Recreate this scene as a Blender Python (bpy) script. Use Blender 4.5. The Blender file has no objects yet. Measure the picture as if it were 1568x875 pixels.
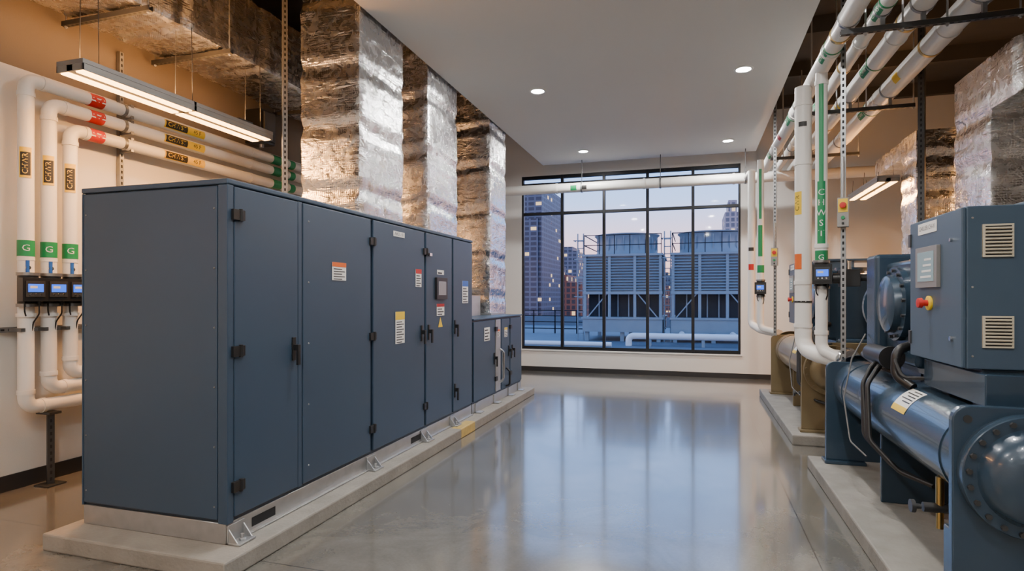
import bpy, bmesh, math, random
from mathutils import Vector, Matrix, noise
random.seed(3)
V=Vector
scene=bpy.context.scene
COL=scene.collection

# ---------------------------------------------------------------- materials
def nt(m):
    m.use_nodes=True
    n=m.node_tree; return n,n.nodes,n.links,n.nodes.get('Principled BSDF')
def mat(name,col,rough=.5,metal=0.0,var=0.06,vscale=3.0,bump=0.0,bscale=40.0,emit=None,estr=0,coat=0,rvar=0.0):
    m=bpy.data.materials.new(name); t,N,L,P=nt(m)
    P.inputs['Roughness'].default_value=rough; P.inputs['Metallic'].default_value=metal
    P.inputs['Coat Weight'].default_value=coat
    tc=N.new('ShaderNodeTexCoord')
    nz=N.new('ShaderNodeTexNoise'); nz.inputs['Scale'].default_value=vscale; nz.inputs['Detail'].default_value=5
    L.new(tc.outputs['Object'],nz.inputs['Vector'])
    mx=N.new('ShaderNodeMix'); mx.data_type='RGBA'
    mx.inputs[6].default_value=(*[c*(1-var) for c in col],1); mx.inputs[7].default_value=(*[min(1,c*(1+var)) for c in col],1)
    L.new(nz.outputs['Fac'],mx.inputs[0]); L.new(mx.outputs[2],P.inputs['Base Color'])
    if rvar>0:
        mr=N.new('ShaderNodeMapRange'); mr.inputs['From Min'].default_value=.3; mr.inputs['From Max'].default_value=.7
        mr.inputs['To Min'].default_value=max(.02,rough-rvar); mr.inputs['To Max'].default_value=rough+rvar
        L.new(nz.outputs['Fac'],mr.inputs['Value']); L.new(mr.outputs[0],P.inputs['Roughness'])
    if bump>0:
        n2=N.new('ShaderNodeTexNoise'); n2.inputs['Scale'].default_value=bscale; n2.inputs['Detail'].default_value=4
        L.new(tc.outputs['Object'],n2.inputs['Vector'])
        b=N.new('ShaderNodeBump'); b.inputs['Strength'].default_value=bump; b.inputs['Distance'].default_value=.01
        L.new(n2.outputs['Fac'],b.inputs['Height']); L.new(b.outputs[0],P.inputs['Normal'])
    if emit:
        P.inputs['Emission Color'].default_value=(*emit,1); P.inputs['Emission Strength'].default_value=estr
    return m

BLUE=mat('painted_steel_blue',(.035,.064,.107),.44,0.0,.08,1.5,.03,250)
BLUE2=mat('painted_steel_blue_edge',(.021,.037,.064),.45,0,.05)
CBLUE=mat('chiller_paint_blue',(.032,.060,.095),.27,0.1,.15,4,.05,60,coat=.3)
CTAN=mat('chiller_paint_tan',(.21,.16,.085),.4,0.1,.15,4,.05,60,coat=.2)
PANELB=mat('panel_paint_blue',(.056,.094,.142),.42,0,.06,2,.03,200)
WHITEP=mat('pipe_jacket_white',(.82,.81,.785),.36,0,.04,5,.03,80)
BLACK=mat('black_plastic',(.012,.012,.013),.4)
RUBBER=mat('cable_rubber',(.01,.01,.011),.55)
GCABLE=mat('cable_grey',(.12,.12,.12),.5)
DARK=mat('dark_slot',(.01,.011,.013),.8)
GALV=mat('galvanised_steel',(.46,.47,.48),.40,.8,.2,14,.05,60,rvar=.08)
STRUT=mat('strut_steel',(.30,.31,.32),.4,.85,.2,14)
DSTEEL=mat('dark_steel',(.07,.072,.075),.45,.6,.1)
CHROME=mat('bright_metal',(.7,.7,.7),.2,1,.02)
BRASS=mat('brass',(.6,.42,.15),.3,1,.05)
GREEN=mat('label_green',(.01,.25,.09),.45,0,.03)
RED=mat('label_red',(.55,.02,.015),.45,0,.03)
YEL=mat('label_yellow',(.85,.58,.03),.45,0,.03)
ORANGE=mat('label_orange',(.75,.14,.02),.45,0,.03)
WLAB=mat('label_white',(.8,.8,.78),.45,0,.02)
BLAB=mat('label_blue',(.02,.12,.5),.4,0,.02)
INK=mat('label_ink',(.02,.02,.02),.5)
YPAINT=mat('yellow_floor_paint',(.50,.36,.11),.6,0,.25,18)
SCREEN=mat('screen_blue',(.01,.03,.2),.2,0,.02,3,emit=(.03,.15,.9),estr=1.8)
SCRG=mat('screen_grey',(.25,.33,.36),.15,0,.05,3,emit=(.35,.5,.55),estr=.2)
SCRD=mat('screen_dark',(.05,.08,.10),.12,0,.1,10,emit=(.2,.35,.45),estr=.2)
BEIGE=mat('vent_beige',(.62,.57,.45),.5,0,.03)
WFRAME=mat('window_frame_black',(.014,.016,.02),.4,.3,.05)
CONC=mat('plinth_concrete',(.26,.245,.22),.75,0,.38,5,.4,45)
LGREY=mat('fixture_grey',(.28,.27,.26),.4,.3,.04)
BASEB=mat('baseboard_dark',(.022,.022,.024),.5)
WARM=mat('warm_diffuser',(1,.7,.4),.5,0,.01,3,emit=(1,.50,.15),estr=13)
COOLD=mat('downlight_diffuser',(1,1,1),.5,0,.01,3,emit=(1,.97,.93),estr=40)
TRIMW=mat('downlight_trim',(.8,.8,.78),.4,0,.02)
SOFF=mat('soffit_paint',(.66,.655,.64),.6,0,.03,1,.05,120)
DECK=mat('deck_dark',(.06,.055,.05),.8,0,.2,3)
BEIGEW=mat('wall_paint_back',(.78,.775,.76),.7,0,.03,1.2,.06,90)
TOWER=mat('tower_steel',(.25,.31,.35),.5,.2,.12,3)
TOWERD=mat('tower_dark',(.010,.015,.022),.7,0,.2,3)
TERR=mat('terrace_paving',(.13,.16,.19),.7,0,.15,2)
def wall_mat(name,c_lo,c_shade,zs):
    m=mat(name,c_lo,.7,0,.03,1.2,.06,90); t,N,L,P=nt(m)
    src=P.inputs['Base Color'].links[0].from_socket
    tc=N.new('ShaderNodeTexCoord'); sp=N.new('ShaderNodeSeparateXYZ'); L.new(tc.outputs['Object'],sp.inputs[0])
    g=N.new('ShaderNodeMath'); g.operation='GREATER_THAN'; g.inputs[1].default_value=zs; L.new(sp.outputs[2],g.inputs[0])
    mx=N.new('ShaderNodeMix'); mx.data_type='RGBA'; mx.inputs[7].default_value=(*c_shade,1)
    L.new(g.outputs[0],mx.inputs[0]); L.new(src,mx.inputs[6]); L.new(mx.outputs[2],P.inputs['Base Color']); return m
WALLC=wall_mat('wall_cream_shaded_top',(.70,.68,.645),(.145,.12,.095),3.52)  # cream wall; shade above the linear light is coloured in as a tan band

def foil(name='foil_insulation',col=(.80,.80,.81)):
    m=bpy.data.materials.new(name); t,N,L,P=nt(m)
    P.inputs['Metallic'].default_value=1
    tc=N.new('ShaderNodeTexCoord')
    def noi(sc,det,dist=0,rg=.5):
        n=N.new('ShaderNodeTexNoise'); n.inputs['Scale'].default_value=sc; n.inputs['Detail'].default_value=det; n.inputs['Distortion'].default_value=dist; n.inputs['Roughness'].default_value=rg
        L.new(tc.outputs['Object'],n.inputs['Vector']); return n
    a=noi(3.2,2,.6); b=noi(11,3,1.2,.5)
    sp=N.new('ShaderNodeSeparateXYZ'); L.new(tc.outputs['Object'],sp.inputs[0])
    def madd(x,k,y):
        q=N.new('ShaderNodeMath'); q.operation='MULTIPLY_ADD'; q.inputs[1].default_value=k; L.new(x,q.inputs[0]); 
        if y is not None: L.new(y,q.inputs[2])
        else: q.inputs[2].default_value=0
        return q.outputs[0]
    def grid(x,per):
        q=N.new('ShaderNodeMath'); q.operation='PINGPONG'; q.inputs[1].default_value=per/2; L.new(x,q.inputs[0])
        d=N.new('ShaderNodeMath'); d.operation='DIVIDE'; d.inputs[1].default_value=per/2; L.new(q.outputs[0],d.inputs[0]); return d.outputs[0]
    xy=N.new('ShaderNodeMath'); xy.operation='ADD'; L.new(sp.outputs[0],xy.inputs[0]); L.new(sp.outputs[1],xy.inputs[1])
    g1=grid(sp.outputs[2],.022); g2=grid(xy.outputs[0],.022)
    mp=N.new('ShaderNodeMapping'); mp.inputs['Scale'].default_value=(1.0,1.0,2.6); L.new(tc.outputs['Object'],mp.inputs[0])
    c=N.new('ShaderNodeTexNoise'); c.inputs['Scale'].default_value=3.0; c.inputs['Detail'].default_value=3; c.inputs['Distortion'].default_value=1.5; L.new(mp.outputs[0],c.inputs['Vector'])
    rd=N.new('ShaderNodeMath'); rd.operation='SUBTRACT'; rd.inputs[1].default_value=.5; L.new(c.outputs['Fac'],rd.inputs[0])
    ab=N.new('ShaderNodeMath'); ab.operation='ABSOLUTE'; L.new(rd.outputs[0],ab.inputs[0])
    h=madd(a.outputs['Fac'],.9,None); h=madd(b.outputs['Fac'],.17,h); h=madd(ab.outputs[0],.75,h); h=madd(g1,.026,h); h=madd(g2,.026,h)
    bp=N.new('ShaderNodeBump'); bp.inputs['Strength'].default_value=1; bp.inputs['Distance'].default_value=.021
    L.new(h,bp.inputs['Height']); L.new(bp.outputs[0],P.inputs['Normal'])
    mx=N.new('ShaderNodeMix'); mx.data_type='RGBA'; mx.inputs[6].default_value=(*[q*.82 for q in col],1); mx.inputs[7].default_value=(*col,1)
    L.new(b.outputs['Fac'],mx.inputs[0]); L.new(mx.outputs[2],P.inputs['Base Color'])
    mr=N.new('ShaderNodeMapRange'); mr.inputs['From Min'].default_value=.3; mr.inputs['From Max'].default_value=.7; mr.inputs['To Min'].default_value=.19; mr.inputs['To Max'].default_value=.33
    L.new(b.outputs['Fac'],mr.inputs['Value']); L.new(mr.outputs[0],P.inputs['Roughness'])
    return m
FOIL=foil()

def floor_mat():
    m=bpy.data.materials.new('polished_concrete'); t,N,L,P=nt(m)
    tc=N.new('ShaderNodeTexCoord')
    a=N.new('ShaderNodeTexNoise'); a.inputs['Scale'].default_value=1.2; a.inputs['Detail'].default_value=11; a.inputs['Roughness'].default_value=.68; a.inputs['Distortion'].default_value=.6
    b=N.new('ShaderNodeTexNoise'); b.inputs['Scale'].default_value=48; b.inputs['Detail'].default_value=5; b.inputs['Roughness'].default_value=.7
    for n in (a,b): L.new(tc.outputs['Object'],n.inputs['Vector'])
    cr=N.new('ShaderNodeValToRGB'); e=cr.color_ramp.elements
    e[0].position=.32; e[0].color=(.125,.12,.105,1); e[1].position=.70; e[1].color=(.265,.257,.23,1)
    L.new(a.outputs['Fac'],cr.inputs[0])
    mx=N.new('ShaderNodeMix'); mx.data_type='RGBA'; mx.blend_type='MULTIPLY'; mx.inputs[0].default_value=.35
    L.new(cr.outputs[0],mx.inputs[6]); L.new(b.outputs['Fac'],mx.inputs[7])
    sp=N.new('ShaderNodeSeparateXYZ'); L.new(tc.outputs['Object'],sp.inputs[0])
    def joint(sock,off,step):
        s=N.new('ShaderNodeMath'); s.operation='SUBTRACT'; s.inputs[1].default_value=off; L.new(sock,s.inputs[0])
        d=N.new('ShaderNodeMath'); d.operation='PINGPONG'; d.inputs[1].default_value=step/2; L.new(s.outputs[0],d.inputs[0])
        l=N.new('ShaderNodeMath'); l.operation='LESS_THAN'; l.inputs[1].default_value=.004; L.new(d.outputs[0],l.inputs[0]); return l
    j1=joint(sp.outputs[0],.72,3.9); j2=joint(sp.outputs[1],6.55,3.6)
    mxx=N.new('ShaderNodeMath'); mxx.operation='MAXIMUM'; L.new(j1.outputs[0],mxx.inputs[0]); L.new(j2.outputs[0],mxx.inputs[1])
    m2=N.new('ShaderNodeMix'); m2.data_type='RGBA'; m2.inputs[7].default_value=(.05,.048,.044,1)
    L.new(mxx.outputs[0],m2.inputs[0]); L.new(mx.outputs[2],m2.inputs[6]); L.new(m2.outputs[2],P.inputs['Base Color'])
    mr=N.new('ShaderNodeMapRange'); mr.inputs['From Min'].default_value=.35; mr.inputs['From Max'].default_value=.65
    mr.inputs['To Min'].default_value=.20; mr.inputs['To Max'].default_value=.12
    L.new(a.outputs['Fac'],mr.inputs['Value']); L.new(mr.outputs[0],P.inputs['Roughness'])
    P.inputs['IOR'].default_value=1.75
    P.inputs['Coat Weight'].default_value=.8; P.inputs['Coat Roughness'].default_value=.09
    bp=N.new('ShaderNodeBump'); bp.inputs['Strength'].default_value=.04; bp.inputs['Distance'].default_value=.01
    L.new(a.outputs['Fac'],bp.inputs['Height']); L.new(bp.outputs[0],P.inputs['Normal'])
    return m
FLOOR=floor_mat()
def glass_mat():
    m=bpy.data.materials.new('window_glass'); t,N,L,P=nt(m); N.remove(P)
    o=N.get('Material Output'); tr=N.new('ShaderNodeBsdfTransparent'); tr.inputs[0].default_value=(.95,.97,.98,1)
    g=N.new('ShaderNodeBsdfGlossy'); g.inputs['Roughness'].default_value=.03
    mx=N.new('ShaderNodeMixShader'); mx.inputs[0].default_value=.010
    L.new(tr.outputs[0],mx.inputs[1]); L.new(g.outputs[0],mx.inputs[2]); L.new(mx.outputs[0],o.inputs[0]); return m
GLASS=glass_mat()
def facade(name,c1,c2,sx,sz,lit_frac=.10):
    m=bpy.data.materials.new(name); t,N,L,P=nt(m); P.inputs['Roughness'].default_value=.5
    tc=N.new('ShaderNodeTexCoord'); sp=N.new('ShaderNodeSeparateXYZ'); L.new(tc.outputs['Object'],sp.inputs[0])
    ad=N.new('ShaderNodeMath'); ad.operation='ADD'; L.new(sp.outputs[0],ad.inputs[0]); L.new(sp.outputs[1],ad.inputs[1])
    cb=N.new('ShaderNodeCombineXYZ'); L.new(ad.outputs[0],cb.inputs[0]); L.new(sp.outputs[2],cb.inputs[1])
    br=N.new('ShaderNodeTexBrick'); br.offset=0; br.inputs['Scale'].default_value=1; br.inputs['Brick Width'].default_value=sx; br.inputs['Row Height'].default_value=sz
    br.inputs['Mortar Size'].default_value=min(sx,sz)*.18; br.inputs['Color1'].default_value=(*c1,1); br.inputs['Color2'].default_value=(*[x*.7 for x in c1],1); br.inputs['Mortar'].default_value=(*c2,1)
    L.new(cb.outputs[0],br.inputs['Vector']); L.new(br.outputs['Color'],P.inputs['Base Color'])
    sn=N.new('ShaderNodeVectorMath'); sn.operation='SNAP'; sn.inputs[1].default_value=(sx,sz,1); L.new(cb.outputs[0],sn.inputs[0])
    wn=N.new('ShaderNodeTexWhiteNoise'); wn.noise_dimensions='2D'; L.new(sn.outputs[0],wn.inputs['Vector'])
    g=N.new('ShaderNodeMath'); g.operation='GREATER_THAN'; g.inputs[1].default_value=1-lit_frac; L.new(wn.outputs['Value'],g.inputs[0])
    iv=N.new('ShaderNodeMath'); iv.operation='SUBTRACT'; iv.inputs[0].default_value=1; L.new(br.outputs['Fac'],iv.inputs[1])
    ml=N.new('ShaderNodeMath'); ml.operation='MULTIPLY'; L.new(g.outputs[0],ml.inputs[0]); L.new(iv.outputs[0],ml.inputs[1])
    m3=N.new('ShaderNodeMath'); m3.operation='MULTIPLY'; m3.inputs[1].default_value=1.6; L.new(ml.outputs[0],m3.inputs[0])
    P.inputs['Emission Color'].default_value=(1,.66,.32,1); L.new(m3.outputs[0],P.inputs['Emission Strength'])
    return m
FGLASS=facade('facade_glass',(.016,.035,.072),(.055,.092,.15),1.2,.8,.04)
FGREY=facade('facade_grey',(.03,.05,.08),(.11,.135,.18),1.6,1.4,.12)
FBRICK=facade('facade_brick',(.05,.045,.055),(.22,.085,.055),1.1,1.2,.10)
FPALE=facade('facade_pale',(.12,.15,.19),(.30,.31,.34),1.2,1.3,.08)

# ---------------------------------------------------------------- mesh builder
class MB:
    def __init__(s): s.bm=bmesh.new(); s.mats=[]; s.M=Matrix.Identity(4)
    def mi(s,m):
        if m not in s.mats: s.mats.append(m)
        return s.mats.index(m)
    def v(s,c): return s.bm.verts.new(s.M@V(c))
    def f(s,vs,m,smooth=False):
        try: f=s.bm.faces.new(vs)
        except ValueError: return
        f.material_index=s.mi(m); f.smooth=smooth
    def box(s,x0,x1,y0,y1,z0,z1,m):
        if x0>x1:x0,x1=x1,x0
        if y0>y1:y0,y1=y1,y0
        if z0>z1:z0,z1=z1,z0
        p=[s.v((x,y,z)) for z in (z0,z1) for y in (y0,y1) for x in (x0,x1)]
        for q in ((0,2,3,1),(4,5,7,6),(0,1,5,4),(2,6,7,3),(0,4,6,2),(1,3,7,5)): s.f([p[i] for i in q],m)
    def cbox(s,c,d,m): s.box(c[0]-d[0]/2,c[0]+d[0]/2,c[1]-d[1]/2,c[1]+d[1]/2,c[2]-d[2]/2,c[2]+d[2]/2,m)
    def bar(s,a,b,w,m):
        a=V(a);b=V(b);d=(b-a).normalized();n1=d.orthogonal().normalized();n2=d.cross(n1)
        if abs(d.z)<.999: n1=d.cross(V((0,0,1))).normalized(); n2=n1.cross(d)
        A=[s.v(a+n1*i*w/2+n2*j*w/2) for i,j in((-1,-1),(1,-1),(1,1),(-1,1))]
        B=[s.v(b+n1*i*w/2+n2*j*w/2) for i,j in((-1,-1),(1,-1),(1,1),(-1,1))]
        for i in range(4): s.f([A[i],A[(i+1)%4],B[(i+1)%4],B[i]],m)
        s.f(A[::-1],m); s.f(B,m)
    def lathe(s,o,ax,prof,m,seg=32):
        o=V(o); a=V(ax).normalized(); n1=a.orthogonal().normalized(); n2=a.cross(n1)
        rings=[]
        for (t,r) in prof:
            if r<1e-5: rings.append([s.v(o+a*t)]); continue
            rings.append([s.v(o+a*t+(n1*math.cos(2*math.pi*i/seg)+n2*math.sin(2*math.pi*i/seg))*r) for i in range(seg)])
        for k in range(len(rings)-1):
            A,B=rings[k],rings[k+1]
            sm=True
            for i in range(seg):
                j=(i+1)%seg
                if len(A)==1 and len(B)==1: break
                if len(A)==1: s.f([A[0],B[i],B[j]],m,sm)
                elif len(B)==1: s.f([A[i],A[j],B[0]],m,sm)
                else: s.f([A[i],A[j],B[j],B[i]],m,sm)
    def cyl(s,a,b,r,m,seg=20):
        a=V(a);b=V(b);L=(b-a).length
        s.lathe(a,b-a,[(0,0),(0,r),(L,r),(L,0)],m,seg)
    def bolts(s,c,ax,R,n,r,h,m):
        c=V(c);a=V(ax).normalized();n1=a.orthogonal().normalized();n2=a.cross(n1)
        for i in range(n):
            t=2*math.pi*i/n; p=c+(n1*math.cos(t)+n2*math.sin(t))*R
            s.lathe(p,a,[(0,r),(h,r),(h,0)],m,6)
    def sweep(s,pts,r,m,R=.1,seg=18,cap=True,narc=8):
        pts=[V(p) for p in pts]; path=[pts[0]]
        for i in range(1,len(pts)-1):
            p=pts[i]; d0=(p-pts[i-1]); d1=(pts[i+1]-p); l0=d0.length;l1=d1.length; d0.normalize(); d1.normalize()
            ang=d0.angle(d1)
            if ang<1e-3: path.append(p); continue
            rr=min(R,.49*min(l0,l1)/math.tan(ang/2)); tt=rr*math.tan(ang/2)
            A=p-d0*tt; n=(d1-d0*d0.dot(d1)).normalized(); c=A+n*rr
            for k in range(narc+1):
                th=ang*k/narc; path.append(c-n*rr*math.cos(th)+d0*rr*math.sin(th))
        path.append(pts[-1])
        rings=[]; t=(path[1]-path[0]).normalized(); n=t.orthogonal().normalized()
        for i,p in enumerate(path):
            if i==0: tt=(path[1]-p).normalized()
            elif i==len(path)-1: tt=(p-path[i-1]).normalized()
            else: tt=((p-path[i-1]).normalized()+(path[i+1]-p).normalized()).normalized()
            n=(n-tt*n.dot(tt)).normalized(); b=tt.cross(n)
            rings.append([s.v(p+(n*math.cos(2*math.pi*k/seg)+b*math.sin(2*math.pi*k/seg))*r) for k in range(seg)])
        for k in range(len(rings)-1):
            for i in range(seg):
                j=(i+1)%seg; s.f([rings[k][i],rings[k][j],rings[k+1][j],rings[k+1][i]],m,True)
        if cap: s.f(rings[0][::-1],m); s.f(rings[-1],m)
    def band(s,c,ax,h,r,m,e=.003,seg=24):
        s.lathe(V(c)-V(ax).normalized()*h/2,ax,[(0,r*.9),(0,r+e),(h,r+e),(h,r*.9)],m,seg)
    def patch(s,c,a,n,h,w,r,m,e=.004):
        c=V(c);a=V(a).normalized();n=V(n);n=(n-a*n.dot(a)).normalized();b=n.cross(a)
        rr=r+e; prev=None
        for i in range(9):
            y=-w/2+w*i/8
            q=n*rr*math.cos(y/rr)+b*rr*math.sin(y/rr)
            cur=(s.v(c+q-a*h/2),s.v(c+q+a*h/2))
            if prev: s.f([prev[0],prev[1],cur[1],cur[0]],m,True)
            prev=cur
    def text(s,txt,size,fn,m):
        cu=bpy.data.curves.new('t','FONT'); cu.body=txt; cu.size=size; cu.align_x='CENTER'; cu.align_y='CENTER'; cu.resolution_u=2
        ob=bpy.data.objects.new('t',cu); COL.objects.link(ob); bpy.context.view_layer.update()
        dg=bpy.context.evaluated_depsgraph_get(); me=ob.evaluated_get(dg).to_mesh()
        vs=[s.v(fn(v.co.x,v.co.y)) for v in me.vertices]
        for p in me.polygons: s.f([vs[i] for i in p.vertices],m)
        ob.evaluated_get(dg).to_mesh_clear(); bpy.data.objects.remove(ob); bpy.data.curves.remove(cu)
    def ftext(s,txt,size,o,xd,yd,m):
        o=V(o);xd=V(xd);yd=V(yd); s.text(txt,size,lambda x,y:o+xd*x+yd*y,m)
    def ptext(s,txt,size,c,a,n,r,m):
        c=V(c);a=V(a).normalized();n=V(n);n=(n-a*n.dot(a)).normalized();b=n.cross(a)
        s.text(txt,size,lambda x,y:c+a*x+n*(r*math.cos(y/r))+b*(r*math.sin(y/r)),m)
    def prism(s,poly,y0,y1,m):
        A=[s.v((x,y0,z)) for x,z in poly]; B=[s.v((x,y1,z)) for x,z in poly]
        n=len(poly)
        for i in range(n): s.f([A[i],A[(i+1)%n],B[(i+1)%n],B[i]],m)
        s.f(A[::-1],m); s.f(B,m)
    def strut(s,a,b,m=STRUT,w=.042,face=(0,-1,0),holes=True):
        a=V(a);b=V(b);d=(b-a).normalized();n=V(face);n=(n-d*n.dot(d)).normalized();sd=d.cross(n)
        L=(b-a).length; old=s.M.copy()
        F=Matrix((( sd.x,n.x,d.x,a.x),(sd.y,n.y,d.y,a.y),(sd.z,n.z,d.z,a.z),(0,0,0,1)))
        s.M=old@F
        h=w/2
        s.box(-h,h,h-.004,h,0,L,m); s.box(-h,-h+.004,-h,h-.004,0,L,m); s.box(h-.004,h,-h,h-.004,0,L,m)
        if holes:
            k=.04
            while k<L-.03:
                s.box(-.008,.008,h,h+.001,k,k+.028,DARK); k+=.055
        s.M=old
    def done(s,name,parent=None,bevel=0,seg=2):
        bmesh.ops.recalc_face_normals(s.bm,faces=s.bm.faces[:])
        me=bpy.data.meshes.new(name); s.bm.to_mesh(me); s.bm.free()
        for m in s.mats: me.materials.append(m)
        ob=bpy.data.objects.new(name,me); COL.objects.link(ob)
        if any(p.use_smooth for p in me.polygons):
            try: me.set_sharp_from_angle(angle=math.radians(35))
            except Exception: pass
        if bevel:
            b=ob.modifiers.new('bevel','BEVEL'); b.width=bevel; b.segments=seg; b.limit_method='ANGLE'; b.angle_limit=math.radians(40)
        if parent: ob.parent=parent
        return ob
def empty(name,loc=(0,0,0)):
    e=bpy.data.objects.new(name,None); COL.objects.link(e); e.empty_display_size=.1; return e

# ---------------------------------------------------------------- room shell
XL,XR,YF,YB,ZC=-5.4,5.2,-3.2,12.3,5.3
ZT=ZC-.225
def simple(name,boxes,m,bevel=0):
    b=MB()
    for q in boxes: b.box(*q,m)
    return b.done(name,bevel=bevel)
simple('floor',[(XL-.2,XR+.2,YF-.2,YB+.2,-.15,0)],FLOOR)
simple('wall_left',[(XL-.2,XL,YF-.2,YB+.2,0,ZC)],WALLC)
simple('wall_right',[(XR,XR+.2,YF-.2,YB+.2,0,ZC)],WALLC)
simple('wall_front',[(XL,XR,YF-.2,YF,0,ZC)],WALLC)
WX0,WX1,WZ0,WZ1=-3.58,.88,.47,4.22
simple('wall_back',[(XL,WX0,YB,YB+.2,0,ZC),(WX1,XR,YB,YB+.2,0,ZC),(WX0,WX1,YB,YB+.2,0,WZ0),(WX0,WX1,YB,YB+.2,WZ1,ZC)],BEIGEW)
b=MB(); b.box(XL-.2,XR+.2,YF-.2,YB+.2,ZC,ZC+.2,DECK)
y=YF+.6
while y<YB:
    b.box(XL,XR,y-.05,y+.05,ZC-.22,ZC,DECK); y+=1.6
b.done('ceiling')
SX0,SX1,SY1,SZ=-2.95,1.10,11.7,4.3
simple('ceiling_dropped',[(SX0,SX1,YF,SY1,SZ,ZC-.22)],SOFF)
simple('baseboard_back',[(XL,XR,YB-.015,YB,0,.10)],BASEB)
simple('baseboard_left',[(XL,XL+.015,YF,YB-.015,0,.13)],BASEB)
simple('baseboard_right',[(XR-.015,XR,YF,YB-.015,0,.10)],BASEB)
W=empty('window_1'); b=MB()
cw=(WX1-WX0)/5
for i in range(6):
    x=WX0+cw*i; w=.04 if i in(0,5) else .03
    xa=max(WX0,x-w); xb=min(WX1,x+w)
    b.box(xa,xb,YB+.02,YB+.12,WZ0,WZ1,WFRAME)
for z,h in ((WZ0+.035,.035),(3.40,.03),(WZ1-.035,.035)):
    b.box(WX0,WX1,YB+.025,YB+.115,z-h,z+h,WFRAME)
b.box(WX0,WX1,YB+.025,YB+.115,4.03,4.065,WFRAME)
b.done('frame',W,.003)
b=MB()
b.box(WX0,WX1,YB+.065,YB+.071,WZ0,WZ1,GLASS); b.done('glass',W)
b=MB(); b.box(WX0-.03,WX1+.03,YB-.03,YB+.02,WZ0-.03,WZ0,BEIGEW); b.done('trim_1',bevel=.004)

# ---------------------------------------------------------------- plinths
def plinth(x0,x1,y0,y1,yel=None):
    b=MB(); b.box(x0,x1,y0,y1,0,.11,CONC)
    if yel: b.box(x1-.13,x1+.002,yel[0],yel[1],.0,.112,YPAINT)
    return b.done('concrete_plinth',bevel=.012)
plinth(-3.92,-2.5,2.66,9.35,(6.15,6.6))
plinth(1.02,2.75,1.6,6.1)
plinth(1.02,2.75,6.95,10.3)

# ---------------------------------------------------------------- main cabinet
AX0,AX1,AY0,AY1,AZ0,AZ1=-3.83,-2.68,2.87,6.92,.235,2.29
def label(b,y,z,w,h,top=None,x=AX1+.026,lines=4,base=WLAB):
    b.box(x,x+.002,y-w/2,y+w/2,z-h/2,z+h/2,base)
    zz=z+h/2
    if top: b.box(x+.002,x+.003,y-w/2,y+w/2,zz-h*.25,zz,top); zz-=h*.25
    rem=zz-(z-h/2)
    for i in range(lines):
        q=zz-rem*(i+.7)/(lines+.4); b.box(x+.002,x+.003,y-w*.4,y+w*(.4 if i%2 else .2),q-rem*.35/lines,q,INK)
def handle(b,y,z,x=AX1+.024):
    b.box(x,x+.012,y-.016,y+.016,z-.09,z+.07,BLACK); b.box(x+.012,x+.045,y-.012,y+.012,z-.02,z+.02,BLACK)
    b.box(x+.035,x+.052,y-.013,y+.013,z-.12,z+.02,BLACK)
def hinge(b,y,z,x=AX1+.02):
    b.box(x,x+.022,y-.05,y+.01,z-.032,z+.032,BLACK); b.box(x,x+.022,y+.016,y+.045,z-.032,z+.032,BLACK); b.cyl((x+.018,y+.013,z-.038),(x+.018,y+.013,z+.038),.012,BLACK,10)
E=empty('air_handling_unit')
b=MB()
b.box(AX0,AX1,AY0,AY1,AZ0,AZ1,BLUE2)
b.done('casing',E,.004)
b=MB(); b.box(AX0-.006,AX1+.024,AY0-.024,AY1,AZ1-.012,AZ1+.022,BLUE); b.done('roof_cap',E,.008)
b=MB()
b.box(AX0+.012,AX1-.055,AY0-.02,AY0,AZ0+.02,AZ1-.02,BLUE)
b.box(AX1-.048,AX1+.022,AY0-.022,AY0+.03,AZ0,AZ1-.014,BLUE)
b.box(AX0-.004,AX0+.008,AY0-.022,AY0+.03,AZ0,AZ1-.014,BLUE)
doors=[(2.905,3.50),(3.56,4.475),(4.52,5.53),(5.575,6.255),(6.30,6.90)]
for (a,c) in doors: b.box(AX1,AX1+.024,a,c,AZ0+.03,AZ1-.02,BLUE)
b.box(AX1,AX1+.02,3.507,3.553,AZ0+.02,AZ1-.015,BLUE)
b.done('door_panels',E,.005)
b=MB()
for x in (AX0+.035,AX1-.075):
    for k in range(6): b.lathe((x,AY0-.02,AZ0+.1+k*.36),(0,-1,0),[(0,.006),(.004,.005),(.005,0)],STRUT,8)
for y in (3.62,):
    for k in range(5): b.lathe((AX1+.024,y,AZ0+.15+k*.44),(1,0,0),[(0,.007),(.004,.006),(.005,0)],GALV,8)
for z in (2.10,1.27,.45): hinge(b,2.93,z)
for z in (2.08,1.26,.46): hinge(b,4.50,z)
for z in (2.07,.47): hinge(b,5.55,z)
handle(b,3.45,1.25); handle(b,5.46,1.24); handle(b,5.63,1.24); handle(b,6.34,1.26); handle(b,6.34,.52)
b.box(AX1+.024,AX1+.05,5.61,5.67,2.03,2.06,CHROME)
label(b,4.0,1.80,.19,.14,ORANGE,lines=5); label(b,5.0,1.31,.18,.30,YEL,lines=9); label(b,5.39,1.79,.13,.18,RED,lines=5)
b.box(AX1+.026,AX1+.028,4.87,5.09,2.165,2.215,WLAB); label(b,5.93,1.87,.18,.05,lines=1); label(b,5.93,1.46,.2,.13,RED,lines=3)
label(b,6.66,1.66,.19,.27,BLAB,lines=6)
x=AX1+.026; vs=[b.v((x,5.87,1.27)),b.v((x,5.99,1.27)),b.v((x,5.93,1.38))]; b.f(vs,YEL)
b.box(AX1+.024,AX1+.05,5.79,6.07,1.575,1.81,BLACK); b.box(AX1+.05,AX1+.052,5.83,6.03,1.62,1.77,SCRD)
b.ftext('AHU - 01',.045,(AX1+.0295,4.98,2.19),(0,1,0),(0,0,1),INK)
b.done('hardware',E,.002,1)
b=MB()
zs0,zs1=.112,AZ0
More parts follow.
